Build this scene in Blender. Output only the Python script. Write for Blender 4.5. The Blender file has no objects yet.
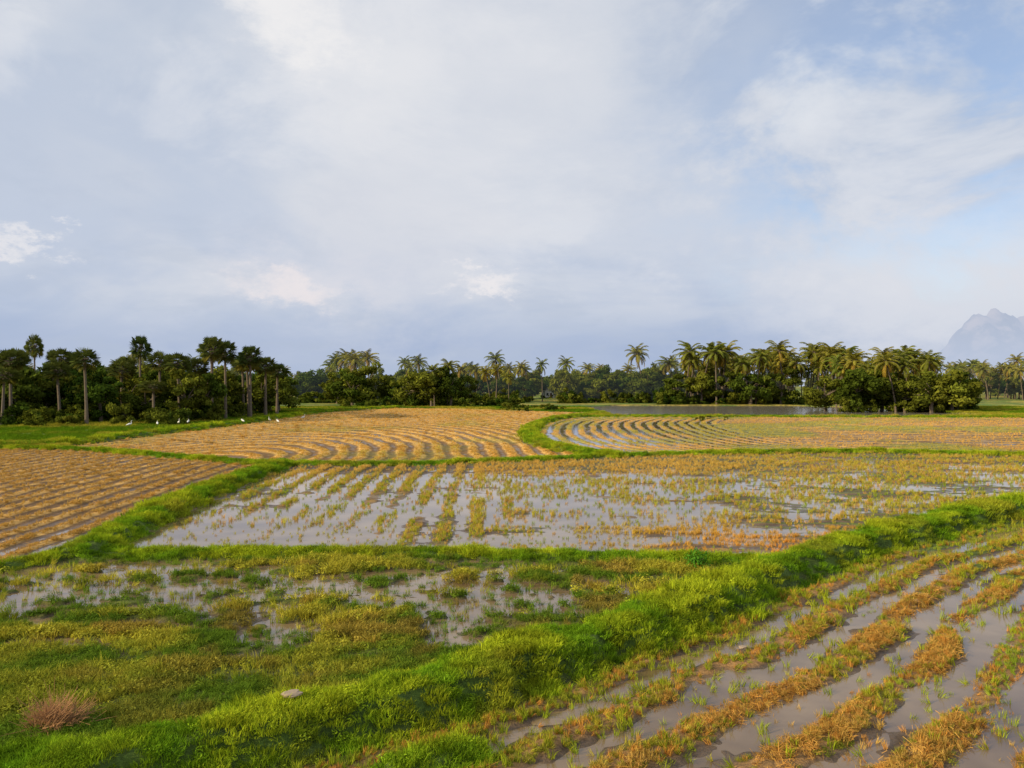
import bpy, math, random
import numpy as np
from mathutils import Vector
random.seed(7); RNG=np.random.default_rng(7)
sc=bpy.context.scene
sc.view_settings.view_transform='Standard'; sc.view_settings.look='None'; sc.view_settings.exposure=0

# ------------------------------------------------------------------ noise
def vnoise(x,y,seed=0):
    xi=np.floor(x).astype(np.int64); yi=np.floor(y).astype(np.int64)
    fx=x-xi; fy=y-yi; fx=fx*fx*(3-2*fx); fy=fy*fy*(3-2*fy)
    def h(a,b):
        n=(a*374761393+b*668265263+seed*1442695041)&0xffffffff
        n=((n^(n>>13))*1274126177)&0xffffffff
        n=(n^(n>>16))&0xffff
        return n/65535.0
    return (h(xi,yi)*(1-fx)+h(xi+1,yi)*fx)*(1-fy)+(h(xi,yi+1)*(1-fx)+h(xi+1,yi+1)*fx)*fy
def fbm(x,y,o=3,seed=0):
    s=0;a=1;t=0
    for i in range(o):
        s=s+a*vnoise(x*2**i+i*17.3,y*2**i-i*9.1,seed+i); t+=a; a*=.5
    return s/t          # 0..1
def sstep(a,b,x):
    t=np.clip((x-a)/(b-a),0,1); return t*t*(3-2*t)

# ------------------------------------------------------------------ layout (metres, camera foot at 0,0, looking +Y)
def smooth(P,n=5):
    P=[np.array(p,float) for p in P]; P=[2*P[0]-P[1]]+P+[2*P[-1]-P[-2]]; out=[]
    for i in range(1,len(P)-2):
        for k in range(n):
            t=k/n
            out.append(.5*((2*P[i])+(-P[i-1]+P[i+1])*t+(2*P[i-1]-5*P[i]+4*P[i+1]-P[i+2])*t*t+(-P[i-1]+3*P[i]-3*P[i+1]+P[i+2])*t**3))
    out.append(P[-2]); return np.array(out)
A=[(-26,4),(-13,8.6),(-9,10.2),(-6.1,11.4),(-4.55,12.4),(-2.8,13.3),(-1.19,14.7),(.6,16.3),(3.07,18.4),(5.7,21),(9.4,25),(13.9,29),(19.3,33.2),(24.6,36.9),(38,45),(55,52),(90,60)]
B=[(-15.2,27.3),(-16.4,35.7),(-17.2,46.5),(-17.4,58.3)]
B2=[(-15.2,27.3),(-16.9,25),(-21,22.8),(-30,20),(-60,16)]
E=[(-15.2,27.3),(-12.8,27.2),(-3.3,27.4),(6.1,26.4),(10,25.6)]
C=[(-90,76),(-48,72.6),(-37.4,69.8),(-22.7,60.2),(-17,57.8),(-4.7,58.3),(6.5,63.5),(16.4,66.8),(31.6,69.0),(44,65),(60,63),(90,61)]
S=[(8.2,64),(4.3,72),(2.3,85.3),(2.6,104.7),(6.2,131),(15.6,156),(20,165)]
D=[(-80,73),(-52,73.5),(-44.5,77),(-44,88.6),(-42.5,124.5),(-42.7,170.7),(-30.5,209)]
G=[(13,149),(22,149),(45,147),(80,145),(140,143)]
MND=[(-1.7,12.0),(-.8,12.4)]
LV={'A':(smooth(A,3),1.15,.55),'B':(smooth(B,3),1.05,.36),'B2':(smooth(B2,2),.5,.16),'E':(smooth(E,2),.7,.10),
    'C':(smooth(C,2),.62,.2),'S':(smooth(S,4),1.15,.4),'D':(smooth(D,2),1.3,.45),'G':(smooth(G,2),1.0,.12),'M':(np.array(MND,float),.5,.14)}
def dist(X,Y,P):
    best=np.full(X.shape,1e9); sg=np.ones(X.shape)
    for (x0,y0),(x1,y1) in zip(P[:-1],P[1:]):
        dx=x1-x0;dy=y1-y0;L=dx*dx+dy*dy
        t=np.clip(((X-x0)*dx+(Y-y0)*dy)/L,0,1)
        d=np.hypot(X-x0-t*dx,Y-y0-t*dy); m=d<best
        best=np.where(m,d,best); sg=np.where(m,np.sign(dx*(Y-y0)-dy*(X-x0)),sg)
    return best,sg
def inpoly(X,Y,P):
    c=np.zeros(X.shape,bool); n=len(P); j=n-1
    for i in range(n):
        xi,yi=P[i];xj,yj=P[j]
        if yi!=yj:
            c^=((yi>Y)!=(yj>Y))&(X<(xj-xi)*(Y-yi)/(yj-yi)+xi)
        j=i
    return c
Ax=[tuple(p) for p in LV['A'][0]]
iA=[i for i,p in enumerate(Ax) if p[0]<=9.5][-1]
Ex=[tuple(p) for p in LV['E'][0]]; Bx=[tuple(p) for p in LV['B'][0]]; B2x=[tuple(p) for p in LV['B2'][0]]
Cx=[tuple(p) for p in LV['C'][0]]; Sx=[tuple(p) for p in LV['S'][0]]; Dx=[tuple(p) for p in LV['D'][0]]; Gx=[tuple(p) for p in LV['G'][0]]
POND=[(20,152),(45,150),(80,148),(97,152),(97,190),(96,212),(84,232),(30,234),(20,215)]
POLY={
 6:Ax[:iA+1]+Ex[::-1]+B2x[1:],
 7:Ax+[(120,-60),(-60,-60)],
 5:Ex+Ax[iA+1:]+[p for p in Cx[::-1] if p[0]>-17.2]+Bx[::-1],
 1:Bx+[p for p in Cx[::-1] if p[0]<-17.2]+B2x[::-1],
 2:[p for p in Cx if -44<p[0]<8]+Sx+[(-12,196),(-31,205)]+[p for p in Dx[::-1] if p[1]>75],
 3:[p for p in Sx[::-1] if p[1]<149]+[p for p in Cx if p[0]>8]+[(200,60),(200,143)]+Gx[::-1],
 8:POND,
}
def classify(X,Y):
    n1=fbm(X*.12,Y*.12,3,1); n2=fbm(X*.7,Y*.7,3,2); n3=fbm(X*3.1,Y*3.1,2,3)
    f=np.zeros(X.shape,int)
    for k,P in POLY.items(): f[inpoly(X,Y,P)]=k
    lev=np.zeros(X.shape); levh=np.zeros(X.shape); dd={}
    wob=(fbm(X*1.1,Y*1.1,2,5)-.5)*.7
    for k,(P,hw,h) in LV.items():
        d,s=dist(X,Y,P); dd[k]=(d,s)
        p=np.clip(1-(d+wob*hw)/(hw*1.3),0,1); p=p*p*(3-2*p); p=np.minimum(1,p*1.25)
        lev=np.maximum(lev,p); levh=np.maximum(levh,p*h*(.8+.45*n2))
    w=(fbm(X*.25,Y*.25,2,8)-.5)
    r1=(X+.07*(Y-27)+w*.5)/1.25
    r2=(np.hypot(X+25,(Y-55)*.38)+w*.9)/1.6
    r3=(dd['S'][0]+w*.6)/1.7
    r4=(Y+.12*X+w*3)/2.6
    left5=sstep(1.5,-4,X+.15*(Y-40)+w*7)
    r5a=(X+.045*Y+w*.6)/1.40; r5b=(Y-.10*X+4*np.sin(X*.07)+w*1.6)/1.0
    r7=(dd['A'][0]-1.4+w*.9)/1.32
    rg=lambda r:.5+.5*np.cos(2*np.pi*r)
    is3=(dd['S'][0]<24+8*n2)&(f==3)
    ridge=np.zeros(X.shape)
    for k,v in ((1,rg(r1)),(2,rg(r2)),(7,rg(r7))): ridge=np.where(f==k,v,ridge)
    ridge=np.where(f==3,np.where(is3,rg(r3),rg(r4)),ridge)
    ridge=np.where(f==5,np.where(left5>.5,rg(r5a),rg(r5b)),ridge)
    wp=fbm(X*.35,Y*.6,3,71)
    z=np.full(X.shape,.22)+(n1-.5)*.3
    z=np.where(f==1,.06+.075*(ridge-.5)+(n2-.5)*.05+(n1-.5)*.08-.055*sstep(36,27,Y),z)
    z=np.where(f==2,.07+.11*(ridge-.5)+(n2-.5)*.06+(n1-.5)*.08,z)
    z=np.where(f==3,np.where(is3,.015+.08*(ridge-.5)+(n2-.5)*.09,.065+.06*(ridge-.5)+(n2-.5)*.08+(n1-.5)*.12),z)
    b5=-.02+(n1-.5)*.13+(n2-.5)*.10+(n3-.5)*.05+.035*(ridge-.5)*(.5+left5)+.05*sstep(48,58,Y)+.07*sstep(0,14,X)*sstep(37,27,Y)+(wp-.5)*.15
    b5=b5-.075*sstep(-4,-11,X)*sstep(38,29,Y)
    z=np.where(f==5,b5,z)
    reg=np.maximum(sstep(9.5,4,np.hypot((X+14.5)*.8,(Y-23.3)*1.9)),sstep(5.5,1.5,np.hypot((X+1.2)*.75,(Y-22.3)*1.15)))
    reg=np.maximum(reg,.45*sstep(14,20,Y))
    wet6=np.clip(reg*1.5*sstep(.39,.52,.55*fbm(X*.75,Y*1.7,3,21)+.45*fbm(X*2.1,Y*3.4,2,22)+.14*(reg-.5)),0,1)
    z=np.where(f==6,.09+(n2-.5)*.14+(n3-.5)*.05-.17*wet6,z)
    z=np.where(f==7,-.012+.115*(ridge-.42)+(n2-.5)*.11+(n3-.5)*.08+(wp-.5)*.14,z)
    z=np.where(f==8,-.5,z)
    z=z*(1-lev)+lev*(levh+.04)+lev*(n3-.5)*.08
    far=sstep(240,420,Y); z=z+far*.6*n1
    return dict(f=f,z=z,ridge=ridge,lev=lev,n1=n1,n2=n2,n3=n3,is3=is3,left5=left5,wet6=wet6,dd=dd,wp=wp)

def col(*c): return np.array(c,float)
MUD=col(.15,.10,.06); DMUD=col(.12,.07,.035); STRAW=col(.68,.40,.105); STRAWD=col(.30,.165,.055); GREEN=col(.10,.16,.018); GRASS=col(.14,.21,.025); DGREEN=col(.04,.07,.012); YEL=col(.40,.32,.05)
def mix(a,b,t): t=np.asarray(t)[...,None]; return a*(1-t)+b*t
def gcolor(c,X,Y):
    f=c['f'];n1=c['n1'];n2=c['n2'];n3=c['n3'];r=c['ridge']
    o=mix(GRASS,YEL,sstep(.45,.7,n1)); o=mix(o,DGREEN,sstep(.5,.7,n2)*.6)
    def put(m,v): nonlocal o; o=np.where(m[...,None],v,o)
    put(f==1,mix(mix(DMUD,STRAWD,n2*.7),STRAW*.78,sstep(.4,.75,r)*sstep(.15,.45,n2+.1)))
    put(f==2,mix(mix(STRAWD*.8,STRAW,sstep(.25,.6,r)),GREEN*1.3,sstep(.55,.75,n1)*.3))
    put(f==3,mix(mix(DMUD*1.6,STRAW*.95,sstep(.3,.65,r)),GREEN*1.9,sstep(.42,.66,n1)*.5))
    put(f==5,mix(MUD,mix(STRAW*.6,GREEN*1.2,sstep(.4,.6,n1)),sstep(.4,.7,r)*.6))
    put(f==6,mix(mix(GREEN*.8,YEL*.5,n2*.8),MUD,np.clip(c['wet6']*1.3,0,1)))
    put(f==7,mix(MUD,mix(STRAWD*1.3,GREEN,sstep(.5,.7,n1)),sstep(.4,.8,r)*.8))
    put(f==8,mix(MUD,MUD,n1*0))
    o=mix(o,mix(GRASS*.8,DGREEN*1.5,n2),np.clip(c['lev']*1.6,0,1))
    return o

# ------------------------------------------------------------------ node helpers
def new_mat(name):
    m=bpy.data.materials.new(name); m.use_nodes=True; nt=m.node_tree; nt.nodes.clear(); return m,nt
def N(nt,t,**k):
    n=nt.nodes.new(t)
    for a,b in k.items(): setattr(n,a,b)
    return n
def L(nt,a,b): nt.links.new(a,b)
def noise(nt,scale,detail=3,vec=None,rough=.5,dist=0):
    n=N(nt,'ShaderNodeTexNoise'); n.inputs['Scale'].default_value=scale; n.inputs['Detail'].default_value=detail
    n.inputs['Roughness'].default_value=rough; n.inputs['Distortion'].default_value=dist
    if vec is not None: L(nt,vec,n.inputs['Vector'])
    return n.outputs['Fac']
def math_(nt,op,a,b=None,c=None,clamp=False):
    n=N(nt,'ShaderNodeMath',operation=op); n.use_clamp=clamp
    for i,v in enumerate((a,b,c)):
        if v is None: continue
        if isinstance(v,(int,float)): n.inputs[i].default_value=v
        else: L(nt,v,n.inputs[i])
    return n.outputs[0]
def mrange(nt,v,a,b,c=0,d=1,smooth=True):
    n=N(nt,'ShaderNodeMapRange'); n.interpolation_type='SMOOTHSTEP' if smooth else 'LINEAR'
    L(nt,v,n.inputs[0])
    for i,x in enumerate((a,b,c,d)): n.inputs[i+1].default_value=x
    return n.outputs[0]
def mixc(nt,f,a,b,mode='MIX'):
    n=N(nt,'ShaderNodeMix',data_type='RGBA',blend_type=mode)
    for s,v in ((n.inputs[0],f),(n.inputs[6],a),(n.inputs[7],b)):
        if isinstance(v,(int,float)): s.default_value=v
        elif isinstance(v,(tuple,list)): s.default_value=tuple(v)+((1,) if len(v)==3 else ())
        else: L(nt,v,s)
    return n.outputs[2]
def finish(nt,sh): o=N(nt,'ShaderNodeOutputMaterial'); L(nt,sh,o.inputs['Surface'])

def leafy(name,colsock_fn,trans=.3,haze=0):
    m,nt=new_mat(name); c=colsock_fn(nt)
    p=N(nt,'ShaderNodeBsdfDiffuse'); L(nt,c,p.inputs['Color'])
    t=N(nt,'ShaderNodeBsdfTranslucent'); L(nt,mixc(nt,.5,c,(1.0,.9,.35),'MULTIPLY'),t.inputs['Color'])
    mx=N(nt,'ShaderNodeMixShader'); mx.inputs[0].default_value=trans
    L(nt,p.outputs[0],mx.inputs[1]); L(nt,t.outputs[0],mx.inputs[2]); out=mx.outputs[0]
    if haze:   # airlight over the far trees, painted into the foliage as faint emission
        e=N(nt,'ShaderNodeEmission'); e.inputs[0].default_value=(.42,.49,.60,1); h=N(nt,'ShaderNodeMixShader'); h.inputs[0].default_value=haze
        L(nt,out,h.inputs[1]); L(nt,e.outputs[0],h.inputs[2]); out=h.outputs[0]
    finish(nt,out)
    try: m.cycles.emission_sampling='NONE'
    except Exception: pass
    return m
def tuftcol(nt):
    a=N(nt,'ShaderNodeAttribute',attribute_type='INSTANCER',attribute_name='tint')
    s=N(nt,'ShaderNodeAttribute',attribute_type='GEOMETRY',attribute_name='shade')
    return mixc(nt,1.0,a.outputs['Color'],s.outputs['Color'],'MULTIPLY')
M_TUFT=leafy('grass_blade',tuftcol,.3)
def treecol(c1,c2):
    def fn(nt):
        oi=N(nt,'ShaderNodeObjectInfo'); s=N(nt,'ShaderNodeAttribute',attribute_type='GEOMETRY',attribute_name='shade')
        return mixc(nt,1.0,mixc(nt,oi.outputs['Random'],c1,c2),s.outputs['Color'],'MULTIPLY')
    return fn
BC=((.045,.085,.012),(.15,.165,.022)); CC=((.12,.16,.022),(.30,.26,.035))
M_BROAD=leafy('broadleaf_foliage',treecol(*BC),.25)
M_PALMY=leafy('palmyra_fronds',treecol((.055,.085,.02),(.12,.135,.028)),.2)
M_COCO=leafy('coconut_fronds',treecol(*CC),.25)
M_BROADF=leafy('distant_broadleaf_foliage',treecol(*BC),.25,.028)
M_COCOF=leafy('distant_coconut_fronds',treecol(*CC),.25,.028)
m,nt=new_mat('bark'); g=N(nt,'ShaderNodeTexCoord'); n=noise(nt,3,4,g.outputs['Object'])
p=N(nt,'ShaderNodeBsdfPrincipled'); L(nt,mixc(nt,n,(.06,.045,.03),(.22,.17,.12)),p.inputs['Base Color']); p.inputs['Roughness'].default_value=.9; finish(nt,p.outputs[0]); M_BARK=m

# ------------------------------------------------------------------ mesh util
def mesh_from(name,V,F,shade=None,mats=(),midx=None,smooth_=False):
    me=bpy.data.meshes.new(name); me.from_pydata([tuple(v) for v in V],[],[tuple(f) for f in F])
    for m_ in mats: me.materials.append(m_)
    if midx is not None: me.polygons.foreach_set('material_index',np.array(midx,dtype=np.int32))
    if shade is not None:
        a=me.attributes.new('shade','FLOAT_COLOR','POINT'); s=np.ones((len(V),4),np.float32); s[:,:3]=np.asarray(shade,dtype=np.float32).reshape(len(V),-1); a.data.foreach_set('color',s.ravel())
    if smooth_: me.polygons.foreach_set('use_smooth',[True]*len(me.polygons))
    me.update(); return me
class MB:
    def __init__(s): s.V=[];s.F=[];s.M=[];s.S=[]
    def add(s,V,F,mi=0,sh=(1,1,1)):
        o=len(s.V); s.V+= [tuple(v) for v in V]; s.F+=[tuple(i+o for i in f) for f in F]; s.M+=[mi]*len(F); s.S+=[tuple(sh)]*len(V)
    def tube(s,P,R,n=7,mi=0,sh=(1,1,1)):
        P=[Vector(p) for p in P]; V=[];F=[]
        for i,p in enumerate(P):
            t=(P[min(i+1,len(P)-1)]-P[max(i-1,0)]).normalized()
            a=t.cross(Vector((0,1,0)) if abs(t.y)<.9 else Vector((1,0,0))).normalized(); b=t.cross(a)
            for k in range(n):
                an=2*math.pi*k/n; V.append(p+(a*math.cos(an)+b*math.sin(an))*R[i])
        for i in range(len(P)-1):
            for k in range(n): F.append((i*n+k,i*n+(k+1)%n,(i+1)*n+(k+1)%n,(i+1)*n+k))
        F.append(tuple(range(n-1,-1,-1))); F.append(tuple(range((len(P)-1)*n,len(P)*n)))
        s.add(V,F,mi,sh)
    def mesh(s,name,mats): return mesh_from(name,s.V,s.F,s.S,mats,s.M)
def put(name,me,loc=(0,0,0),rz=0,s=1,parent=None):
    o=bpy.data.objects.new(name,me); sc.collection.objects.link(o); o.location=loc; o.rotation_euler=(0,0,rz)
    o.scale=(s,s,s) if not isinstance(s,tuple) else s
    if parent: o.parent=parent
    return o

# ------------------------------------------------------------------ ground
ys=list(np.arange(-120,4,8.0)); y=4.0
while y<460: ys.append(y); y*=1.0042 if y>9 else 1.02
while y<16000: ys.append(y); y*=1.12
us=np.concatenate([-np.geomspace(14,.84,14)[:-1],np.linspace(-.82,.82,880),np.geomspace(.84,14,14)[1:]])
YY,UU=np.meshgrid(np.array(ys),us,indexing='ij'); XX=UU*(np.maximum(YY,0)+10)
nr,nc=XX.shape; X=XX.ravel();Y=YY.ravel()
cg=classify(X,Y); gc=gcolor(cg,X,Y)
me=bpy.data.meshes.new('ground'); nv=nr*nc
co=np.stack([X,Y,cg['z']],1).astype(np.float32)
me.vertices.add(nv); me.vertices.foreach_set('co',co.ravel())
idx=np.arange(nv).reshape(nr,nc); q=np.stack([idx[:-1,:-1],idx[:-1,1:],idx[1:,1:],idx[1:,:-1]],-1).reshape(-1,4)
me.loops.add(q.size); me.loops.foreach_set('vertex_index',q.ravel().astype(np.int32))
me.polygons.add(len(q)); me.polygons.foreach_set('loop_start',np.arange(0,q.size,4,dtype=np.int32))
me.polygons.foreach_set('use_smooth',np.ones(len(q),bool))
a=me.attributes.new('gcol','FLOAT_COLOR','POINT'); gg=np.ones((nv,4),np.float32); gg[:,:3]=gc; a.data.foreach_set('color',gg.ravel())
me.update(calc_edges=True)
m,nt=new_mat('field_soil'); a=N(nt,'ShaderNodeAttribute',attribute_type='GEOMETRY',attribute_name='gcol'); g=N(nt,'ShaderNodeNewGeometry')
pos=g.outputs['Position']
n1=noise(nt,1.3,3,pos,.6); n2=noise(nt,14,4,pos,.7); n3=noise(nt,.02,2,pos)
v=math_(nt,'ADD',mrange(nt,n1,.3,.7,.65,1.25),mrange(nt,n2,.3,.7,-.35,.35)); v=math_(nt,'MULTIPLY',v,mrange(nt,n3,.3,.7,.8,1.15))
cc=N(nt,'ShaderNodeVectorMath',operation='SCALE'); L(nt,a.outputs['Color'],cc.inputs[0]); L(nt,v,cc.inputs['Scale'])
sep=N(nt,'ShaderNodeSeparateXYZ'); L(nt,pos,sep.inputs[0])
wet=mrange(nt,sep.outputs[2],0.0,.045,1,0)
c2=mixc(nt,math_(nt,'MULTIPLY',wet,.4),cc.outputs[0],(.10,.07,.045))
p=N(nt,'ShaderNodeBsdfPrincipled'); L(nt,c2,p.inputs['Base Color']); L(nt,mrange(nt,wet,0,1,.95,.35),p.inputs['Roughness']); p.inputs['Specular IOR Level'].default_value=.3
bp=N(nt,'ShaderNodeBump'); bp.inputs['Strength'].default_value=.8; bp.inputs['Distance'].default_value=.06; L(nt,n2,bp.inputs['Height']); L(nt,bp.outputs[0],p.inputs['Normal'])
finish(nt,p.outputs[0]); me.materials.append(m); put('ground',me)

def water_mat(name,rough,bstr,c1,c2_):
    m,nt=new_mat(name); g=N(nt,'ShaderNodeNewGeometry'); pos=g.outputs['Position']
    p=N(nt,'ShaderNodeBsdfPrincipled'); L(nt,mixc(nt,mrange(nt,noise(nt,.5,3,pos),.3,.7),c1,c2_),p.inputs['Base Color'])
    p.inputs['Roughness'].default_value=rough; p.inputs['IOR'].default_value=1.42; p.inputs['Specular IOR Level'].default_value=.65
    bp=N(nt,'ShaderNodeBump'); bp.inputs['Strength'].default_value=bstr; bp.inputs['Distance'].default_value=.02; L(nt,noise(nt,5,2,pos),bp.inputs['Height']); L(nt,bp.outputs[0],p.inputs['Normal'])
    finish(nt,p.outputs[0]); return m
W=MB(); W.add([(-150,2,0),(170,2,0),(170,238,0),(-150,238,0)],[(0,1,2,3)])
put('paddy_water',W.mesh('paddy_water',[water_mat('muddy_water',.01,.07,(.14,.09,.045),(.26,.18,.10))]))
W=MB(); W.add([(x,y_,.012) for x,y_ in POND],[tuple(range(len(POND)))])
put('pond_water',W.mesh('pond_water',[water_mat('rippled_pond_water',.14,.4,(.15,.13,.10),(.22,.19,.15))]))

# ------------------------------------------------------------------ tuft library
def lib(name): return bpy.data.collections.new(name)
def blade_tuft(name,n,h,rad,lean,w,seed,sh0=.7,sh1=1.25):
    r=np.random.default_rng(seed); b=MB()
    for i in range(n):
        an=r.uniform(0,6.283); rr=rad*math.sqrt(r.uniform()); bx,by=rr*math.cos(an),rr*math.sin(an)
        hh=h*r.uniform(.55,1.15); ln=hh*lean*r.uniform(.2,1.2); a2=an+r.normal()*.9; dx,dy=math.cos(a2),math.sin(a2)
        a3=r.uniform(0,6.283); wx,wy=math.cos(a3)*w*.5,math.sin(a3)*w*.5
        s=r.uniform(sh0,sh1); hz=hh*.97/(1+lean*.3)
        V=[(bx-wx,by-wy,-.02),(bx+wx,by+wy,-.02),(bx+dx*ln*.35+wx*.8,by+dy*ln*.35+wy*.8,hz*.6),(bx+dx*ln*.35-wx*.8,by+dy*ln*.35-wy*.8,hz*.6),(bx+dx*ln,by+dy*ln,hz)]
        b.add(V,[(0,1,2,3),(3,2,4)],0,(s,s*r.uniform(.93,1.05),s))
    return b.mesh(name,[M_TUFT])
def weed(name,n,R,H,ls,seed):
    r=np.random.default_rng(seed); b=MB()
    for i in range(n):
        d=r.normal(size=3); d/=np.linalg.norm(d); d[2]=abs(d[2]); rr=r.uniform(.35,1)
        p=np.array([d[0]*R*rr,d[1]*R*rr,d[2]*H*rr+.01]); nrm=d+r.normal(size=3)*.6; nrm[2]+=.6; nrm/=np.linalg.norm(nrm)
        t=np.cross(nrm,r.normal(size=3)); t/=np.linalg.norm(t); u=np.cross(nrm,t); s=ls*r.uniform(.6,1.3); sh=r.uniform(.7,1.25)
        b.add([p-t*s,p-u*s*.4,p+t*s,p+u*s*.4],[(0,1,2,3)],0,(sh,)*3)
    return b.mesh(name,[M_TUFT])
def straw(name,n,R,seed):
    r=np.random.default_rng(seed); b=MB()
    for i in range(n):
        x,y_=r.normal(size=2)*R*.45; z=abs(r.normal())*.045+.01; an=r.normal()*.6+ (0 if r.uniform()<.7 else 1.5); el=r.normal()*.25; ln=r.uniform(.10,.28)*.5
        d=np.array([math.cos(an)*math.cos(el),math.sin(an)*math.cos(el),math.sin(el)]); u=np.array([-math.sin(an),math.cos(an),r.normal()*.5])*.005
        p=np.array([x,y_,z]); s=r.uniform(.45,1.2)
        b.add([p-d*ln-u,p-d*ln+u,p+d*ln+u,p+d*ln-u],[(0,1,2,3)],0,(s,s*r.uniform(.85,1.05),s*.9))
    return b.mesh(name,[M_TUFT])
def fill(coll,name,meshes):
    for me_ in meshes:
        o=bpy.data.objects.new(name,me_); coll.objects.link(o)
    return coll
LG=fill(lib('levee_grass_tufts'),'levee_grass_tuft',[blade_tuft('lg',80,.17,.20,.8,.012,i) for i in range(5)]+[weed('lgw',80,.20,.13,.03,50+i) for i in range(2)])
LW=fill(lib('paddy_weed_tufts'),'paddy_weed_tuft',[weed('pw',80,.19,.13,.03,70+i) for i in range(3)]+[blade_tuft('pg',60,.17,.19,.9,.012,20+i) for i in range(3)])
LS=fill(lib('rice_stubble_tufts'),'rice_stubble_tuft',[blade_tuft('rs',22,.22,.055,.45,.010,30+i) for i in range(5)])
LF=fill(lib('fallen_straw_bunches'),'fallen_straw_bunch',[straw('fs',60,.28,40+i) for i in range(4)])

def scatter(name,coll,nk,P,rot,scl,tint):
    n=len(P); me_=bpy.data.meshes.new(name); me_.vertices.add(n); me_.vertices.foreach_set('co',np.asarray(P,np.float32).ravel())
    def at(nm,ty,arr,fld='value'):
        a_=me_.attributes.new(nm,ty,'POINT'); a_.data.foreach_set(fld,arr.ravel())
    at('rot','FLOAT_VECTOR',np.asarray(rot,np.float32),'vector')
    s3=np.asarray(scl,np.float32); s3=np.repeat(s3[:,None],3,1) if s3.ndim==1 else s3
    at('scl','FLOAT_VECTOR',s3,'vector')
    t=np.ones((n,4),np.float32); t[:,:3]=tint; at('tint','FLOAT_COLOR',t,'color')
    at('kind','INT',RNG.integers(0,nk,n).astype(np.int32))
    ng=bpy.data.node_groups.new(name+'_scatter','GeometryNodeTree')
    ng.interface.new_socket('Geometry',in_out='INPUT',socket_type='NodeSocketGeometry'); ng.interface.new_socket('Geometry',in_out='OUTPUT',socket_type='NodeSocketGeometry')
    gi=ng.nodes.new('NodeGroupInput'); go=ng.nodes.new('NodeGroupOutput'); ip=ng.nodes.new('GeometryNodeInstanceOnPoints'); ci=ng.nodes.new('GeometryNodeCollectionInfo')
    ci.inputs['Collection'].default_value=coll; ci.inputs['Separate Children'].default_value=True; ci.inputs['Reset Children'].default_value=True
    def na(nm,ty):
        k=ng.nodes.new('GeometryNodeInputNamedAttribute'); k.data_type=ty; k.inputs['Name'].default_value=nm; return k.outputs[0]
    ng.links.new(gi.outputs[0],ip.inputs['Points']); ng.links.new(ci.outputs[0],ip.inputs['Instance']); ip.inputs['Pick Instance'].default_value=True
    ng.links.new(na('kind','INT'),ip.inputs['Instance Index']); ng.links.new(na('rot','FLOAT_VECTOR'),ip.inputs['Rotation']); ng.links.new(na('scl','FLOAT_VECTOR'),ip.inputs['Scale'])
    ng.links.new(ip.outputs[0],go.inputs[0])
    o=bpy.data.objects.new(name,me_); sc.collection.objects.link(o); md=o.modifiers.new('scatter','NODES'); md.node_group=ng
    return o

def cand(y0,y1,dens,slope=.8):
    area=slope*(y1*y1-y0*y0)+6*(y1-y0); n=int(area*dens)
    yy=np.sqrt(RNG.uniform(y0*y0,y1*y1,n)); xx=RNG.uniform(-1,1,n)*(slope*yy+3); return xx,yy
OUT={k:[] for k in('levee_grass','paddy_weeds','rice_stubble','fallen_straw')}
def emit(kind,m,x,y_,c,scl,tint,tilt=.15):
    i=np.nonzero(m)[0]
    if len(i)==0: return
    n=len(i); z=np.maximum(c['z'][i],-.03)
    rot=np.stack([RNG.normal(0,tilt,n),RNG.normal(0,tilt,n),RNG.uniform(0,6.283,n)],1)
    s=(scl[i] if np.ndim(scl) else np.full(n,scl))*RNG.uniform(.75,1.25,n)
    t=tint[i]*RNG.uniform(.8,1.2,(n,1)); OUT[kind].append((np.stack([x[i],y_[i],z],1),rot,s,t))
LGc=col(.19,.36,.016); LGy=col(.50,.56,.028); WDc=col(.13,.22,.02); WDy=col(.46,.43,.045); STc=col(.78,.50,.13); STo=col(.64,.33,.07); SGc=col(.27,.37,.03)
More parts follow.
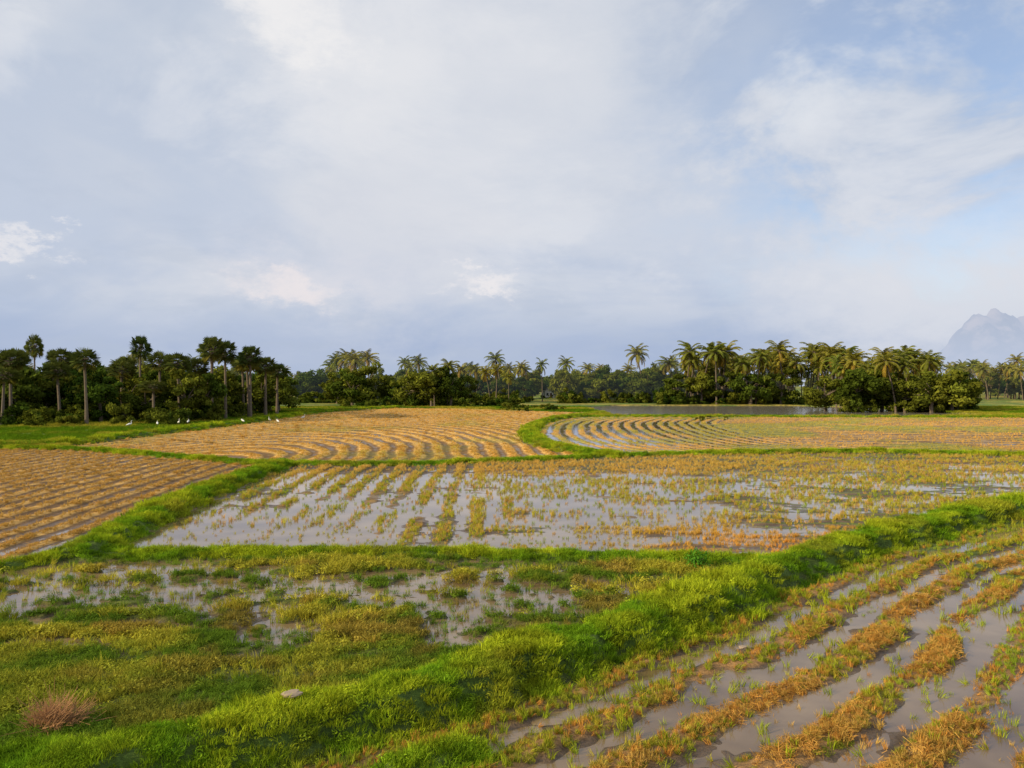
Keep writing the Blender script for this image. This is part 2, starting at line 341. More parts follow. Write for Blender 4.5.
for (y0,y1,dens,sz) in ((9,19,150,1.0),(19,33,70,1.25),(33,75,26,1.75),(75,215,6,2.6)):
    x,y_=cand(y0,y1,dens); c=classify(x,y_); u=RNG.uniform(0,1,len(x)); f=c['f'];r=c['ridge'];n1=c['n1'];n2=c['n2'];n3=c['n3'];z=c['z'];lev=c['lev']
    u2=RNG.uniform(0,1,len(x)); u3=RNG.uniform(0,1,len(x))
    onl=lev>.18
    kg=.45 if y_.max()<34 else .7
    t=mix(LGc,LGy,sstep(.35,.7,n2)*.8); t=mix(t,t*.6,sstep(.5,.7,n3)); t=mix(t,WDy*.8,sstep(.62,.75,fbm(x*.5,y_*.5,2,77))*.5)
    emit('levee_grass',onl&(u<kg*(.8+.3*lev)),x,y_,c,sz*(.5+.65*n2),t)
    d6=sstep(.0,.06,z); patch=fbm(x*.5,y_*1.3,3,31)
    nearg=sstep(19,15,y_)
    t=mix(WDc,WDy,sstep(.42,.66,patch)*(1-.45*nearg)); t=mix(t,col(.38,.22,.06),sstep(.6,.75,fbm(x*.9,y_*.9,2,33))*.55*(1-.5*nearg))
    emit('paddy_weeds',(f==6)&~onl&(u<d6*(.15+.42*sstep(.3,.55,n2))),x,y_,c,sz*(.35+1.1*patch),t)
    emit('paddy_weeds',(f==6)&~onl&(z<.02)&(u<.06),x,y_,c,sz*.4,t)
    emit('rice_stubble',(f==6)&~onl&(u2<.10),x,y_,c,sz*.85,t*1.15,.3)
    # wet field with standing plants
    l5=c['left5']; clump=fbm(x*.5,y_*.5,3,41)
    t=mix(mix(SGc,WDy,sstep(.3,.6,clump)),STc*.9,sstep(48,55,y_)*.85*(1-.7*sstep(12,26,x))); t=mix(t,STo*1.15,sstep(-2,10,x)*sstep(38,28,y_)*sstep(.3,.48,clump))
    t=mix(t,STc*.75,(u2<.3)*1.0)
    p5=np.where(l5>.5,sstep(.5,.8,r)*sstep(.32,.5,clump)*.7+.05,sstep(.3,.9,r)*sstep(.36,.56,clump)*.62+.05)
    p5=p5*(1-.95*sstep(-1,-9,x+.4*(y_-31))*sstep(38,31,y_))+.22*sstep(46,56,y_)*sstep(.3,.9,r)
    emit('rice_stubble',(f==5)&~onl&(u<p5),x,y_,c,sz*(.42+.35*clump),t)
    emit('rice_stubble',(f==5)&~onl&(u>.97),x,y_,c,sz*.5,t)
    # golden fields
    t=mix(STc,STc*.75,n2)
    emit('rice_stubble',(f==1)&~onl&(u<.5*sstep(.5,.8,r)*sstep(.2,.45,n2)),x,y_,c,sz*.48,t*.75)
    emit('rice_stubble',(f==2)&~onl&(u<.65*sstep(.55,.85,r)),x,y_,c,sz*.38,mix(t,SGc*1.3,sstep(.52,.75,n1)*.35))
    emit('rice_stubble',(f==3)&~onl&(u<.55*sstep(.5,.85,r)),x,y_,c,sz*.40,mix(t,mix(SGc,WDy,n2),sstep(.40,.62,n1)*.55))
    # wet striped field at right
    d7=c['dd']['A'][0]; g7=sstep(4.2,1.5,d7)
    gold=fbm(x*.55,y_*.55,3,51); dry=sstep(-.03,.03,z)
    t=mix(mix(SGc,WDy,sstep(.3,.6,n2)),STc*.75,sstep(.40,.56,gold)*(1-g7)*.9); t=mix(t,STo*.9,(u2<.35)*1.0)
    emit('rice_stubble',(f==7)&~onl&(u<.60*sstep(.35,.8,r)*sstep(.22,.42,clump)*(.35+.65*dry)+.025),x,y_,c,sz*(.42+.42*n2),t,.45)
    emit('rice_stubble',(f==7)&~onl&(u3<.015*(1+3*g7)),x,y_,c,sz*1.05,mix(SGc,LGy,n3)*.8,.35)
    emit('paddy_weeds',(f==7)&~onl&(z>.0)&(u2>1-.26*sstep(.3,.7,r)*sstep(.36,.56,n2)),x,y_,c,sz*.45,mix(WDc,WDy,n3))
    emit('fallen_straw',(f==7)&~onl&(u>.4)&(u<.4+.24*sstep(.45,.85,r)*sstep(.43,.56,gold)*(d7>2.6)),x,y_,c,sz*.62,mix(STo,STc,n2)*.9,.25)
    emit('fallen_straw',((f==1)|(f==2))&~onl&(u>.9)&(u<.9+.06*sstep(.55,.75,r)),x,y_,c,sz*.6,t*0+STc*.85,.2)
    emit('levee_grass',(f==0)&(u<.3)&(y_>60),x,y_,c,sz*.9,mix(LGc*.6,WDy*.8,sstep(.45,.65,n1)))
CO={'levee_grass':(LG,7),'paddy_weeds':(LW,6),'rice_stubble':(LS,5),'fallen_straw':(LF,4)}
for k,v in OUT.items():
    scatter(k,CO[k][0],CO[k][1],*[np.concatenate([q_[j] for q_ in v]) for j in range(4)])

# ------------------------------------------------------------------ trees
def broadleaf(name,seed,H=9,R=4,trunk=True,flat=.75,nl=150,nc_=22,leaf=.33):
    r=np.random.default_rng(seed); b=MB(); ch=H*(.55 if trunk else .45)
    cen=[]
    for i in range(nc_):
        d=r.normal(size=3); d/=np.linalg.norm(d); q_=r.uniform(.3,1.15)**.5
        cen.append((np.array([d[0]*R*q_*.85,d[1]*R*q_*.85,ch+d[2]*(H-ch)*q_*.85]),r.uniform(.22,.48)*R*.72))
    if trunk:
        top=np.array([r.normal()*.3,r.normal()*.3,H*.42]); b.tube([(0,0,-.3),(r.normal()*.12,r.normal()*.12,H*.2),top],[.34,.25,.2],7,1)
        for c_,cr in cen[:11]:
            mid=top*.5+c_*.5+r.normal(size=3)*.2; b.tube([top,mid,c_],[.15,.09,.03],5,1)
    V=[];F=[];Sx_=[]
    for c_,cr in cen:
        cs=r.uniform(.55,1.45)
        n=int(nl*(cr/(R*.27))**2)
        d=r.normal(size=(n,3)); d/=np.linalg.norm(d,axis=1)[:,None]; rad=cr*(r.uniform(.4,1.15,n))
        p=c_+d*rad[:,None]*np.array([1,1,flat]); p[:,2]=np.maximum(p[:,2],.1)
        nm=d+r.normal(size=(n,3))*.55; nm/=np.linalg.norm(nm,axis=1)[:,None]
        t=np.cross(nm,r.normal(size=(n,3))); t/=np.linalg.norm(t,axis=1)[:,None]; uu=np.cross(nm,t)
        s=leaf*r.uniform(.6,1.3,n)[:,None]
        base=len(V)
        q4=np.stack([p-t*s,p-uu*s*.55,p+t*s,p+uu*s*.55],1).reshape(-1,3)
        V+=q4.tolist(); F+=[(base+4*k,base+4*k+1,base+4*k+2,base+4*k+3) for k in range(n)]
        sv=cs*r.uniform(.7,1.3,n); Sx_+=np.repeat(np.stack([sv*1.03,sv,sv*.9],1),4,axis=0).tolist()
    o=len(b.V); b.V+=V; b.F+=[tuple(i+o for i in f_) for f_ in F]; b.M+=[0]*len(F); b.S+=Sx_
    return b.mesh(name,[M_BROAD,M_BARK])
def palmyra(name,seed,H=10,R=2.1):
    r=np.random.default_rng(seed); b=MB(); lx,ly=r.normal()*.3,r.normal()*.3
    b.tube([(0,0,-.3),(lx*.2,ly*.2,H*.3),(lx*.6,ly*.6,H*.65),(lx,ly,H)],[.30,.21,.17,.19],8,1)
    c=np.array([lx,ly,H])
    for i in range(50):
        sz=-.85+1.85*(i+.5)/50; el=math.asin(sz); az=i*2.399+r.normal()*.25
        d=np.array([math.cos(el)*math.cos(az),math.cos(el)*math.sin(az),math.sin(el)])
        pl=R*r.uniform(.48,.62); hub=c+d*pl; b.tube([c,hub],[.04,.025],3,1)
        side=np.cross(d,[0,0,1.0]); side/=np.linalg.norm(side)+1e-6; up=np.cross(side,d)
        tw=r.uniform(-.9,.9); s2=side*math.cos(tw)+up*math.sin(tw); nrm=np.cross(d,s2)
        FR=R*r.uniform(.42,.54); dead=(1,1,1) if el>-.6 else (1.7,1.3,1.1); sh=r.uniform(.65,1.35)
        k=11
        for j in range(k):
            a0=-1.9+3.8*j/k; a1=-1.9+3.8*(j+.75)/k; am=(a0+a1)/2
            f0=hub+(d*math.cos(a0)+s2*math.sin(a0))*FR*.6+nrm*.06; f1=hub+(d*math.cos(a1)+s2*math.sin(a1))*FR*.6-nrm*.06
            tip=hub+(d*math.cos(am)+s2*math.sin(am))*FR*r.uniform(.9,1.1)-np.array([0,0,.05])
            b.add([hub,f0,tip,f1],[(0,1,2,3)],0,tuple(np.array(dead)*sh))
    return b.mesh(name,[M_PALMY,M_BARK])
def coconut(name,seed,H=11,FL=3.9):
    r=np.random.default_rng(seed); b=MB(); lx,ly=r.normal()*.9,r.normal()*.9
    b.tube([(0,0,-.3),(lx*.1,ly*.1,H*.25),(lx*.45,ly*.45,H*.6),(lx,ly,H)],[.26,.17,.14,.12],7,1)
    c=np.array([lx,ly,H])
    for i in range(7):
        a=r.uniform(0,6.283); b.tube([c+[.2*math.cos(a),.2*math.sin(a),-.15],c+[.3*math.cos(a),.3*math.sin(a),-.45]],[.1,.12],5,1)
    nf=26
    for i in range(nf):
        az=i*2.399+r.normal()*.3; el0=1.40-2.0*(i/nf)+r.normal()*.12; fl=FL*r.uniform(.75,1.1)
        P=[c.copy()]; el=el0; seg=8; D_=[]
        for k in range(seg):
            d=np.array([math.cos(az)*math.cos(el),math.sin(az)*math.cos(el),math.sin(el)]); D_.append(d); P.append(P[-1]+d*fl/seg); el-=.10+.035*k
        b.tube(P,[.05-.005*k for k in range(seg+1)],3,1)
        side=np.array([-math.sin(az),math.cos(az),0]); sh=r.uniform(.65,1.35)*(1 if el0>-.2 else .8); tc=(1,1,1) if el0>-.3 else (1.4,1.0,1)
        nl=20
        for j in range(3,nl):
            t=j/nl*seg; k=min(int(t),seg-1); p=P[k]+(P[k+1]-P[k])*(t-k); d=D_[k]
            ll=fl*.22*(math.sin(math.pi*(.12+.82*j/nl))**.6)
            for sg in (-1,1):
                dr=side*sg*.75+d*.6+np.array([0,0,-.30-.3*r.uniform()]); dr/=np.linalg.norm(dr)
                w=d*.085; b.add([p-w,p+w,p+dr*ll*.6+w*.8,p+dr*ll+np.array([0,0,-.12*ll]),p+dr*ll*.6-w*.8],[(0,1,2,3,4)],0,tuple(np.array(tc)*sh*r.uniform(.85,1.15)))
    return b.mesh(name,[M_COCO,M_BARK])
BRO=[broadleaf('broadleaf_tree',100+i,9,(3.4,4.2,5.2,4.6,3.8,5.0,4.2,3.2)[i],True,(.75,.6,.6,.9,.8,.65,.75,1.0)[i]) for i in range(8)]
SHR=[broadleaf('shrub',120+i,3.2,2.4,False,.8,130,12,.2) for i in range(4)]
PAL=[palmyra('palmyra_palm',130+i,10) for i in range(4)]
COC=[coconut('coconut_palm',140+i,11) for i in range(7)]
def hazed(lst,mat):
    out=[]
    for me_ in lst:
        c_=me_.copy(); c_.materials[0]=mat; out.append(c_)
    return out
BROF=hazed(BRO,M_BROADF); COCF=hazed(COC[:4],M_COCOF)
def gz(x,y_):
    c=classify(np.array([float(x)]),np.array([float(y_)])); return float(c['z'][0])
def tree(name,lst,nat,x,y_,h,wide=1.0):
    s=h/nat*random.uniform(.97,1.03); me_=random.choice(lst)
    return put(name,me_,(x,y_,gz(x,y_)-.05),random.uniform(0,6.28),(s*wide,s*wide,s))
# left grove
for x,y_,h in [(-93,150,14.8),(-62,112,10.6),(-65.4,135,13.6),(-54,125,10.8),(-50.8,130,12.8),(-49.6,133,12.4),(-47.0,138,12.2),(-46.2,144,10.6),(-75,115,10.8),(-73,110,8.5),(-64,126,9.4),(-80,124,11.2),(-87,130,10.6),(-57,140,10.2),(-71,140,10.8),(-55.5,119,7.0),(-70,119,9.3),(-46.5,152,10),(-100,128,10),(-52.5,134,13.0),(-77,132,11.5),(-48.3,141,11.6),(-51,146,11.2),(-60,131,11)]:
    o=tree('palmyra_palm',PAL,10,x,y_,h-1.2); hs=1.1 if h<13.2 else .9
    o.scale=(hs*random.uniform(.95,1.1),)*2+(o.scale[2],)
for i in range(68):
    y_=random.uniform(120,185); x=-48-random.uniform(0,1)**1.15*(y_*.5-8)-(y_-118)*.03; tree('broadleaf_tree',BRO,9,x,y_,random.uniform(7.0,11.2)*(1 if x<-56 else .92),random.uniform(.9,1.15))
for x,y_,h in [(-27,212,11),(-22,210,12.5),(-17,212,11),(-31,222,9),(-12,216,9),(-44,232,13.5),(-50,240,12),(-57,250,10.5),(-38,240,9.5),(-47,226,11)]: tree('broadleaf_tree',BRO,9,x,y_,h,1.1)
for x,y_,h in [(-21,208,11),(-18,214,12),(-5,240,12),(-7,246,11.5),(-1,238,9.5)]: tree('coconut_palm',COC,11,x,y_,h-1)
# right grove
for i in range(72):
    k=random.uniform(.222,.44); y_=random.uniform(240,275); tree('coconut_palm',COC,11,k*y_,y_,random.uniform(10.5,16.8)*(1 if k>.235 else .85))
for i in range(24):
    k=random.uniform(.42,.56); y_=random.uniform(188,215); tree('coconut_palm',COC,11,k*y_,y_,random.uniform(9.5,13.5))
for x,y_,h in [(88,176,12.2),(92,178,11),(91,181,12.5),(60,244,16.6),(56,246,16.8),(86,242,16.4)]: tree('coconut_palm',COC,11,x,y_,h)
for x,y_,h,w in [(79.5,177,11.4,1.3),(84,180,11.6,1.2),(88,183,10.6,1.3),(94,172,10.4,1.3),(99,173,10.0,1.25),(103,178,9.4,1.2),(92,184,10.6,1.2),(76,186,9.6,1.2),(107,182,7.4,1.1),(74,238,11,1.2),(66,241,10,1.3),(60,243,9.6,1.2),(52,243,9.8,1.3),(84,240,11,1.2),(98,190,9,1.2),(112,190,6,1.1),(90,176,8.4,1.2),(78,240,10,1.2)]:
    tree('broadleaf_tree',BRO,9,x,y_,h,w)
def tree_scatter(name,coll,nk,pts):
    P=np.array([(x,y_,z) for x,y_,z,s in pts]); n=len(P); rot=np.zeros((n,3)); rot[:,2]=RNG.uniform(0,6.28,n)
    s=np.array([p_[3] for p_ in pts]); s3=np.stack([s*RNG.uniform(.75,1.2,n),s*RNG.uniform(.75,1.2,n),s*RNG.uniform(.85,1.12,n)],1)
    scatter(name,coll,nk,P,rot,s3,np.ones((n,3)))
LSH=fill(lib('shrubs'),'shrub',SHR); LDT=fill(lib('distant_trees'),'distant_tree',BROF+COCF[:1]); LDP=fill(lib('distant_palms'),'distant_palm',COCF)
pts=[]
for i in range(200):
    y_=random.uniform(106,165); x=-48-random.uniform(0,1)*(y_*.5-6)
    if y_<112 and x>-60: continue
    pts.append((x,y_,.1,random.uniform(.5,1.25)))
for i in range(80):
    y_=random.uniform(239,255); pts.append((random.uniform(.19,.44)*y_,y_,.1,random.uniform(.6,1.4)))
for i in range(60):
    y_=random.uniform(172,200); k=random.uniform(.435,.60); pts.append((max(k*y_,98 if y_>176 and k<.5 else 0),y_,.1,random.uniform(.5,1.1)))
for i in range(60): pts.append((random.uniform(-52,0),random.uniform(205,240),.1,random.uniform(.5,1.2)))
for i in range(26): pts.append((random.uniform(-3,15),random.uniform(178,200),.1,random.uniform(.25,.6)))
for i in range(10): pts.append((random.uniform(13,22),random.uniform(340,362),.3,random.uniform(.4,.65)))
for i in range(6): pts.append((random.uniform(30,38),random.uniform(134,141),.0,random.uniform(.15,.3)))
for i in range(150):
    y_=random.uniform(258,275); k=random.uniform(-.5,.22)
    if .025<k<.065: continue
    pts.append((k*y_,y_,.2,random.uniform(.6,1.5)))
tree_scatter('undergrowth',LSH,4,pts)
pts=[]
for i in range(480):
    y_=random.uniform(265,350); k=random.uniform(-.95,.30 if random.random()<.75 else .95); x=k*y_
    if .03<k<.06 : continue
    if k>.3 and y_<300: continue
    pts.append((x,y_,.3,random.uniform(.8,1.5)*(1.0 if k<.3 else 1.15)))
for i in range(260):
    y_=random.uniform(400,520); pts.append((random.uniform(-.95,.95)*y_,y_,.4,random.uniform(1.1,1.7)))
for i in range(80):
    y_=random.uniform(190,260); pts.append((-random.uniform(.42,.95)*y_,y_,.3,random.uniform(.9,1.2)))
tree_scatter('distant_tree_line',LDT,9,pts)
pts=[]
for i in range(110):
    y_=random.uniform(300,390); pts.append((random.uniform(.57,.98)*y_,y_,.3,random.uniform(.9,1.35)))
for i in range(8):
    y_=random.uniform(270,330); pts.append((random.uniform(-.12,.2)*y_,y_,.3,random.uniform(1.0,1.3)))
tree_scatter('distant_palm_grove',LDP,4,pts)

# ------------------------------------------------------------------ farmhouse
def pm(name,c,rough=.8):
    m,nt=new_mat(name); p=N(nt,'ShaderNodeBsdfPrincipled'); g=N(nt,'ShaderNodeTexCoord'); n=noise(nt,2.5,4,g.outputs['Object'])
    L(nt,mixc(nt,n,tuple(x*.8 for x in c),tuple(min(1,x*1.15) for x in c)),p.inputs['Base Color']); p.inputs['Roughness'].default_value=rough; finish(nt,p.outputs[0]); return m
def box(b,x0,x1,y0,y1,z0,z1): b.add([(x0,y0,z0),(x1,y0,z0),(x1,y1,z0),(x0,y1,z0),(x0,y0,z1),(x1,y0,z1),(x1,y1,z1),(x0,y1,z1)],[(0,3,2,1),(4,5,6,7),(0,1,5,4),(1,2,6,5),(2,3,7,6),(3,0,4,7)])
house=bpy.data.objects.new('farmhouse',None); sc.collection.objects.link(house); house.location=(17,350,.7); house.rotation_euler=(0,0,.3)
b=MB(); box(b,-2.9,2.9,-2.5,2.5,0,3.6); put('walls',b.mesh('walls',[pm('whitewash',(.62,.60,.57))]),parent=house)
b=MB(); b.add([(-3.3,-3,3.55),(3.3,-3,3.55),(3.3,0,4.6),(-3.3,0,4.6),(-3.3,3,3.55),(3.3,3,3.55)],[(0,1,2,3),(3,2,5,4),(0,3,4),(1,5,2),(0,4,5,1)]); put('roof',b.mesh('roof',[pm('roof_sheet',(.25,.22,.2))]),parent=house)
b=MB(); box(b,-.6,.5,-2.54,-2.503,0,2.1); put('door',b.mesh('door',[pm('door_wood',(.12,.07,.04))]),parent=house)
b=MB(); box(b,-2.3,-1.3,-2.54,-2.503,1,2.2); box(b,1.3,2.3,-2.54,-2.503,1,2.2); put('windows',b.mesh('windows',[pm('window_dark',(.05,.06,.07),.2)]),parent=house)

# ------------------------------------------------------------------ egrets
M_W=pm('egret_plumage',(.8,.8,.78)); M_Y=pm('egret_bill',(.6,.35,.05)); M_K=pm('egret_legs',(.04,.04,.035))
def egret(pose):
    b=MB(); hx=.16 if pose==0 else .26; hz=.83 if pose==0 else .60
    b.tube([(-.36,0,.38),(-.26,0,.42),(-.12,0,.47),(.02,0,.50),(.12,0,.53),(.17,0,.58),(.15,0,.66),(.12,0,.72),(hx-.03,0,hz-.03),(hx+.03,0,hz),(hx+.08,0,hz-.005)],[.012,.05,.095,.105,.075,.042,.028,.024,.026,.034,.016],10,0)
    b.tube([(hx+.075,0,hz-.004),(hx+.20,0,hz-.03)],[.013,.002],6,1)
    for s in(-1,1):
        b.tube([(-.02,.035*s,.44),(.0,.04*s,.36),(-.03,.04*s,.22),(.0,.04*s,.0)],[.03,.014,.009,.008],6,2)
        for a in(-.5,0,.5): b.tube([(0,.04*s,.006),(.07*math.cos(a),.04*s+.07*math.sin(a),.004)],[.007,.003],4,2)
    me_=b.mesh('egret',[M_W,M_Y,M_K]); me_.polygons.foreach_set('use_smooth',[True]*len(me_.polygons)); return me_
EG=[egret(0),egret(1)]
for i,(x,y_) in enumerate([(-51.9,104.3),(-49.4,107),(-47.5,109.5),(-41.2,117.5),(-38.2,121),(-36.0,118),(-35.6,131),(-47,111.5)]):
    put('egret',EG[i%2],(x,y_,max(gz(x,y_),0)),random.uniform(0,6.28),1.3)

# ------------------------------------------------------------------ foreground bits
def rock(x,y_,s,c):
    import bmesh
    bm=bmesh.new(); bmesh.ops.create_icosphere(bm,subdivisions=3,radius=1)
    for v in bm.verts:
        k=1+.9*(fbm(np.array([v.co.x*1.6+x*7]),np.array([v.co.y*1.6+v.co.z*2]),3,9)[0]-.5); v.co*=k; v.co.z=max(-.3,min(v.co.z*.4,.3)); v.co.x*=1.4
    me_=bpy.data.meshes.new('stone'); bm.to_mesh(me_); bm.free(); me_.materials.append(c); return put('stone',me_,(x,y_,gz(x,y_)+s*.5+.07),.4,s)
M_R=pm('stone_surface',(.36,.27,.18)); rock(-3.75,13.05,.12,M_R); rock(5.2,17.3,.08,M_R); rock(.3,18.1,.06,M_R)
b=MB(); r=np.random.default_rng(12)
for i in range(620):
    d=r.normal(size=3); d/=np.linalg.norm(d); d[2]=abs(d[2]); p_=d*np.array([.48,.48,.6])*r.uniform(.3,1)+[0,0,.05]; t_=r.normal(size=3); t_/=np.linalg.norm(t_); u_=np.cross(d,t_); u_/=np.linalg.norm(u_); s=.05*r.uniform(.6,1.3); k=r.uniform(.9,2.0)
    b.add([p_-t_*s,p_-u_*s*.5,p_+t_*s,p_+u_*s*.5],[(0,1,2,3)],0,(k*1.1,k*1.7,k))
for i in range(14):
    a_=r.uniform(0,6.28); b.tube([(0,0,0),(.2*math.cos(a_),.2*math.sin(a_),.3)],[.012,.005],4,1)
put('shrub',b.mesh('low_shrub',[M_BROAD,M_BARK]),(6.0,24.9,gz(6,24.9)+.05))
b=MB(); r=np.random.default_rng(5)
for i in range(260):
    a=r.uniform(0,6.28); e=r.uniform(.25,1.4); l=r.uniform(.25,.6); d=np.array([math.cos(a)*math.cos(e),math.sin(a)*math.cos(e),math.sin(e)])
    p0=r.normal(size=3)*.12; p0[2]=0; p1=p0+d*l*.6; p2=p1+(d+r.normal(size=3)*.4)*l*.4; b.tube([p0,p1,p2],[.006,.004,.002],3,0)
    for k in range(3): p3=p1+(d+r.normal(size=3)*.7)*l*.35; b.tube([p1,p3],[.004,.002],3,0)
put('dry_bush',b.mesh('dry_bush',[pm('dry_twigs',(.36,.18,.07))]),(-7.9,13.3,.06),0,1.0)

# ------------------------------------------------------------------ mountain
nx,ny=160,40; xs=np.linspace(4700,9500,nx); yv=np.linspace(8600,10600,ny); MX,MY=np.meshgrid(xs,yv)
ridge_h=np.interp(xs,[4700,5000,5250,5420,5560,5680,5760,5860,6000,6250,6600,7200,8200,9500],[0,130,300,560,760,960,1000,900,960,860,900,700,500,0])
prof=np.clip(1-np.abs(MY-9500)/950,0,1)**.9
MZ=ridge_h[None,:]*prof*(.86+.28*fbm(MX/260,MY/260,4,61))+(fbm(MX/90,MY/90,3,62)-.5)*120*prof-5
V=np.stack([MX,MY,MZ],-1).reshape(-1,3); ii=np.arange(nx*ny).reshape(ny,nx); F=np.stack([ii[:-1,:-1],ii[:-1,1:],ii[1:,1:],ii[1:,:-1]],-1).reshape(-1,4)
m,nt=new_mat('mountain_painted_haze'); g=N(nt,'ShaderNodeNewGeometry'); sep=N(nt,'ShaderNodeSeparateXYZ'); L(nt,g.outputs['Position'],sep.inputs[0])
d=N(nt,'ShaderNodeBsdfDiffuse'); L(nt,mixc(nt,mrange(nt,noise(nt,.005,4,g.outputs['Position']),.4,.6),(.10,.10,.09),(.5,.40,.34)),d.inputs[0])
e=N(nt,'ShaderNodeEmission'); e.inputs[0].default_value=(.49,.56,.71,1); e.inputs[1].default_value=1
mx=N(nt,'ShaderNodeMixShader'); L(nt,mrange(nt,sep.outputs[2],150,1000,.99,.86),mx.inputs[0]); L(nt,d.outputs[0],mx.inputs[1]); L(nt,e.outputs[0],mx.inputs[2]); finish(nt,mx.outputs[0])  # aerial haze painted into the material as emission, stronger towards the foot
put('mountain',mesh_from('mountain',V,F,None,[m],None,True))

# ------------------------------------------------------------------ light & sky
to_sun=Vector((-.90,-.44,0)).normalized(); EL=math.radians(22); ROT=math.atan2(to_sun.x,to_sun.y)
ts=Vector((to_sun.x*math.cos(EL),to_sun.y*math.cos(EL),math.sin(EL)))
sun=bpy.data.lights.new('sun','SUN'); sun.energy=5.0; sun.angle=math.radians(.6); sun.color=(1,.82,.52)
so=bpy.data.objects.new('sun',sun); sc.collection.objects.link(so); so.rotation_euler=(-ts).to_track_quat('-Z','Y').to_euler(); so.location=(-40,-30,40)
w=bpy.data.worlds.new('World'); sc.world=w; w.use_nodes=True; nt=w.node_tree; nt.nodes.clear()
w.cycles.sampling_method='NONE'
sky=N(nt,'ShaderNodeTexSky',sky_type='NISHITA'); sky.sun_disc=False; sky.sun_elevation=EL; sky.sun_rotation=ROT
bg1=N(nt,'ShaderNodeBackground'); L(nt,mixc(nt,1.0,sky.outputs[0],(1.0,1.05,1.18),'MULTIPLY'),bg1.inputs[0]); bg1.inputs[1].default_value=.14
tc=N(nt,'ShaderNodeTexCoord'); dirv=tc.outputs['Generated']; sp=N(nt,'ShaderNodeSeparateXYZ'); L(nt,dirv,sp.inputs[0]); z_=sp.outputs[2]
zz=math_(nt,'ADD',math_(nt,'MAXIMUM',z_,0.0),.30)
cb=N(nt,'ShaderNodeCombineXYZ'); L(nt,math_(nt,'DIVIDE',sp.outputs[0],zz),cb.inputs[0]); L(nt,math_(nt,'DIVIDE',sp.outputs[1],zz),cb.inputs[1])
pl=cb.outputs[0]
mp=N(nt,'ShaderNodeMapping'); L(nt,dirv,mp.inputs[0]); mp.inputs['Scale'].default_value=(1,1,1.9)
nA=noise(nt,1.1,5,pl,.55,.5); nB=noise(nt,3.2,5,pl,.62,.3); nD=noise(nt,3.6,6,mp.outputs[0],.62,.3)
rp=N(nt,'ShaderNodeValToRGB'); L(nt,z_,rp.inputs[0]); el=rp.color_ramp.elements
el[0].position=0; el[0].color=(.42,.50,.67,1); el[1].position=1; el[1].color=(.48,.56,.70,1)
for ps,c_ in ((.05,(.39,.475,.66)),(.09,(.43,.515,.685)),(.125,(.51,.58,.72)),(.2,(.55,.615,.74)),(.4,(.51,.58,.70))):
    q_=el.new(ps); q_.color=c_+(1,)
hz=mrange(nt,z_,.05,.13,.25,1)
cl=mixc(nt,math_(nt,'MULTIPLY',mrange(nt,nA,.40,.60,0,.75),hz),rp.outputs[0],(.69,.715,.77))
cl=mixc(nt,math_(nt,'MULTIPLY',mrange(nt,nB,.47,.66),.40),cl,(.46,.53,.66))
cl=mixc(nt,math_(nt,'MULTIPLY',mrange(nt,nD,.50,.66),math_(nt,'MULTIPLY',hz,.46)),cl,(.83,.835,.86))
ds=N(nt,'ShaderNodeVectorMath',operation='SCALE'); nz=N(nt,'ShaderNodeTexNoise'); nz.inputs['Scale'].default_value=9; nz.inputs['Detail'].default_value=6; nz.inputs['Roughness'].default_value=.68; L(nt,mp.outputs[0],nz.inputs['Vector'])
sb=N(nt,'ShaderNodeVectorMath',operation='SUBTRACT'); L(nt,nz.outputs['Color'],sb.inputs[0]); sb.inputs[1].default_value=(.5,.5,.5); L(nt,sb.outputs[0],ds.inputs[0]); ds.inputs['Scale'].default_value=.20
ad=N(nt,'ShaderNodeVectorMath',operation='ADD'); L(nt,dirv,ad.inputs[0]); L(nt,ds.outputs[0],ad.inputs[1])
def spot(dx,dz,r,stretch,amp,colr,base,inner=0.0):
    v_=Vector((dx,1,dz)).normalized()
    s_=N(nt,'ShaderNodeVectorMath',operation='SUBTRACT'); L(nt,ad.outputs[0],s_.inputs[0]); s_.inputs[1].default_value=v_
    m_=N(nt,'ShaderNodeVectorMath',operation='MULTIPLY'); L(nt,s_.outputs[0],m_.inputs[0]); m_.inputs[1].default_value=(1,.3,stretch)
    l_=N(nt,'ShaderNodeVectorMath',operation='LENGTH'); L(nt,m_.outputs[0],l_.inputs[0])
    return mixc(nt,mrange(nt,l_.outputs['Value'],r,r*inner,0,amp),base,colr)
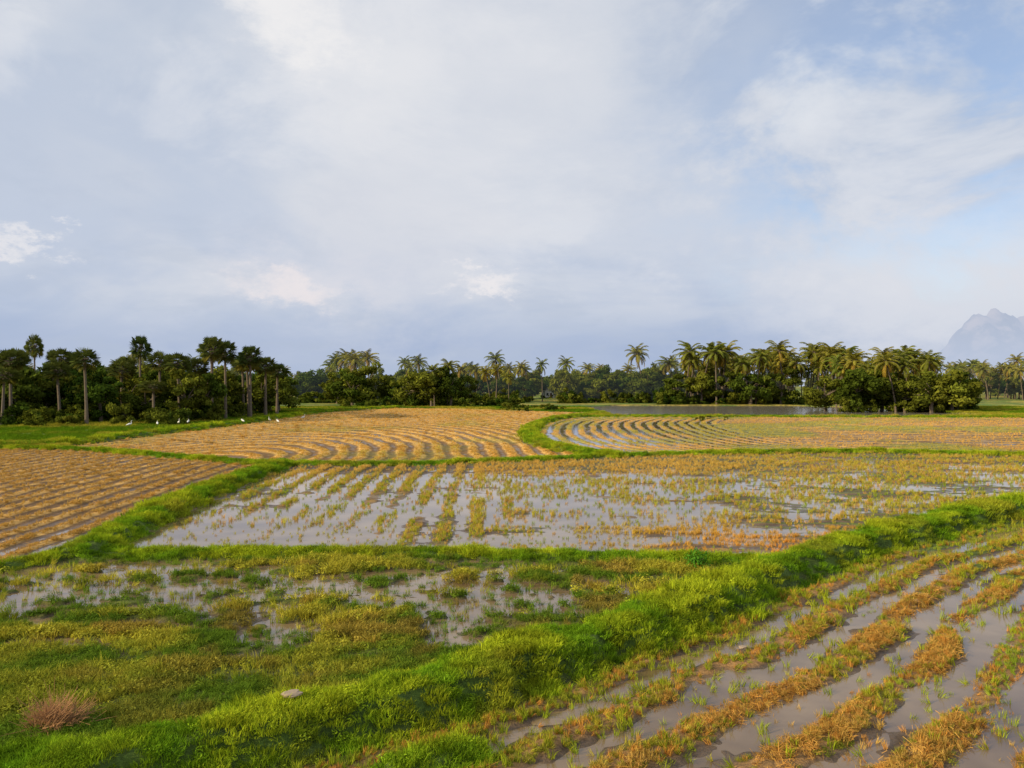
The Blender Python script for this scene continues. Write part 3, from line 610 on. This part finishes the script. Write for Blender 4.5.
cl=spot(-.16,.19,.24,1.5,.6,(.67,.69,.76),cl,.2)
cl=spot(-.08,.38,.34,1.4,.55,(.74,.755,.80),cl,.2)
cl=spot(.22,.25,.24,1.6,.5,(.67,.70,.77),cl,.2)
cl=spot(-.26,.135,.15,2.6,.45,(.78,.76,.80),cl,0)
cl=spot(-.29,.125,.07,2.2,.6,(.90,.82,.81),cl,.15)
cl=spot(-.04,.139,.07,2.8,.7,(.90,.86,.86),cl,.15)
cl=spot(-.615,.178,.032,1.7,.7,(.90,.87,.87),cl,.1)
cl=spot(-.28,.468,.085,1.4,.65,(1.0,.96,.92),cl,.15)
cl=spot(-.22,.43,.18,1.6,.45,(.82,.82,.84),cl,.1)
cl=spot(-.55,.30,.24,1.4,.4,(.52,.58,.70),cl,.2)
cl=spot(.60,.14,.30,2.2,.75,(.72,.74,.80),cl,.3)
cl=spot(.40,.44,.14,1.5,.5,(.78,.81,.86),cl,.2)
bg2=N(nt,'ShaderNodeBackground'); L(nt,cl,bg2.inputs[0]); bg2.inputs[1].default_value=1.0
gp=N(nt,'ShaderNodeVectorMath',operation='DISTANCE'); L(nt,ad.outputs[0],gp.inputs[0]); gp.inputs[1].default_value=Vector((.50,1,.40)).normalized()
gap=math_(nt,'MULTIPLY',mrange(nt,gp.outputs['Value'],.36,.05),mrange(nt,nD,.58,.42,0,1)); gap=math_(nt,'MULTIPLY',gap,.66)
ms=N(nt,'ShaderNodeMixShader'); L(nt,gap,ms.inputs[0]); L(nt,bg2.outputs[0],ms.inputs[1]); L(nt,bg1.outputs[0],ms.inputs[2])
wo=N(nt,'ShaderNodeOutputWorld'); L(nt,ms.outputs[0],wo.inputs[0])

# ------------------------------------------------------------------ camera
cam=bpy.data.cameras.new('camera'); cam.lens=27; cam.sensor_width=36; cam.clip_end=30000; cam.clip_start=.1
co_=bpy.data.objects.new('camera',cam); sc.collection.objects.link(co_); co_.location=(0,0,6); co_.rotation_euler=(math.radians(90.15),0,0); sc.camera=co_
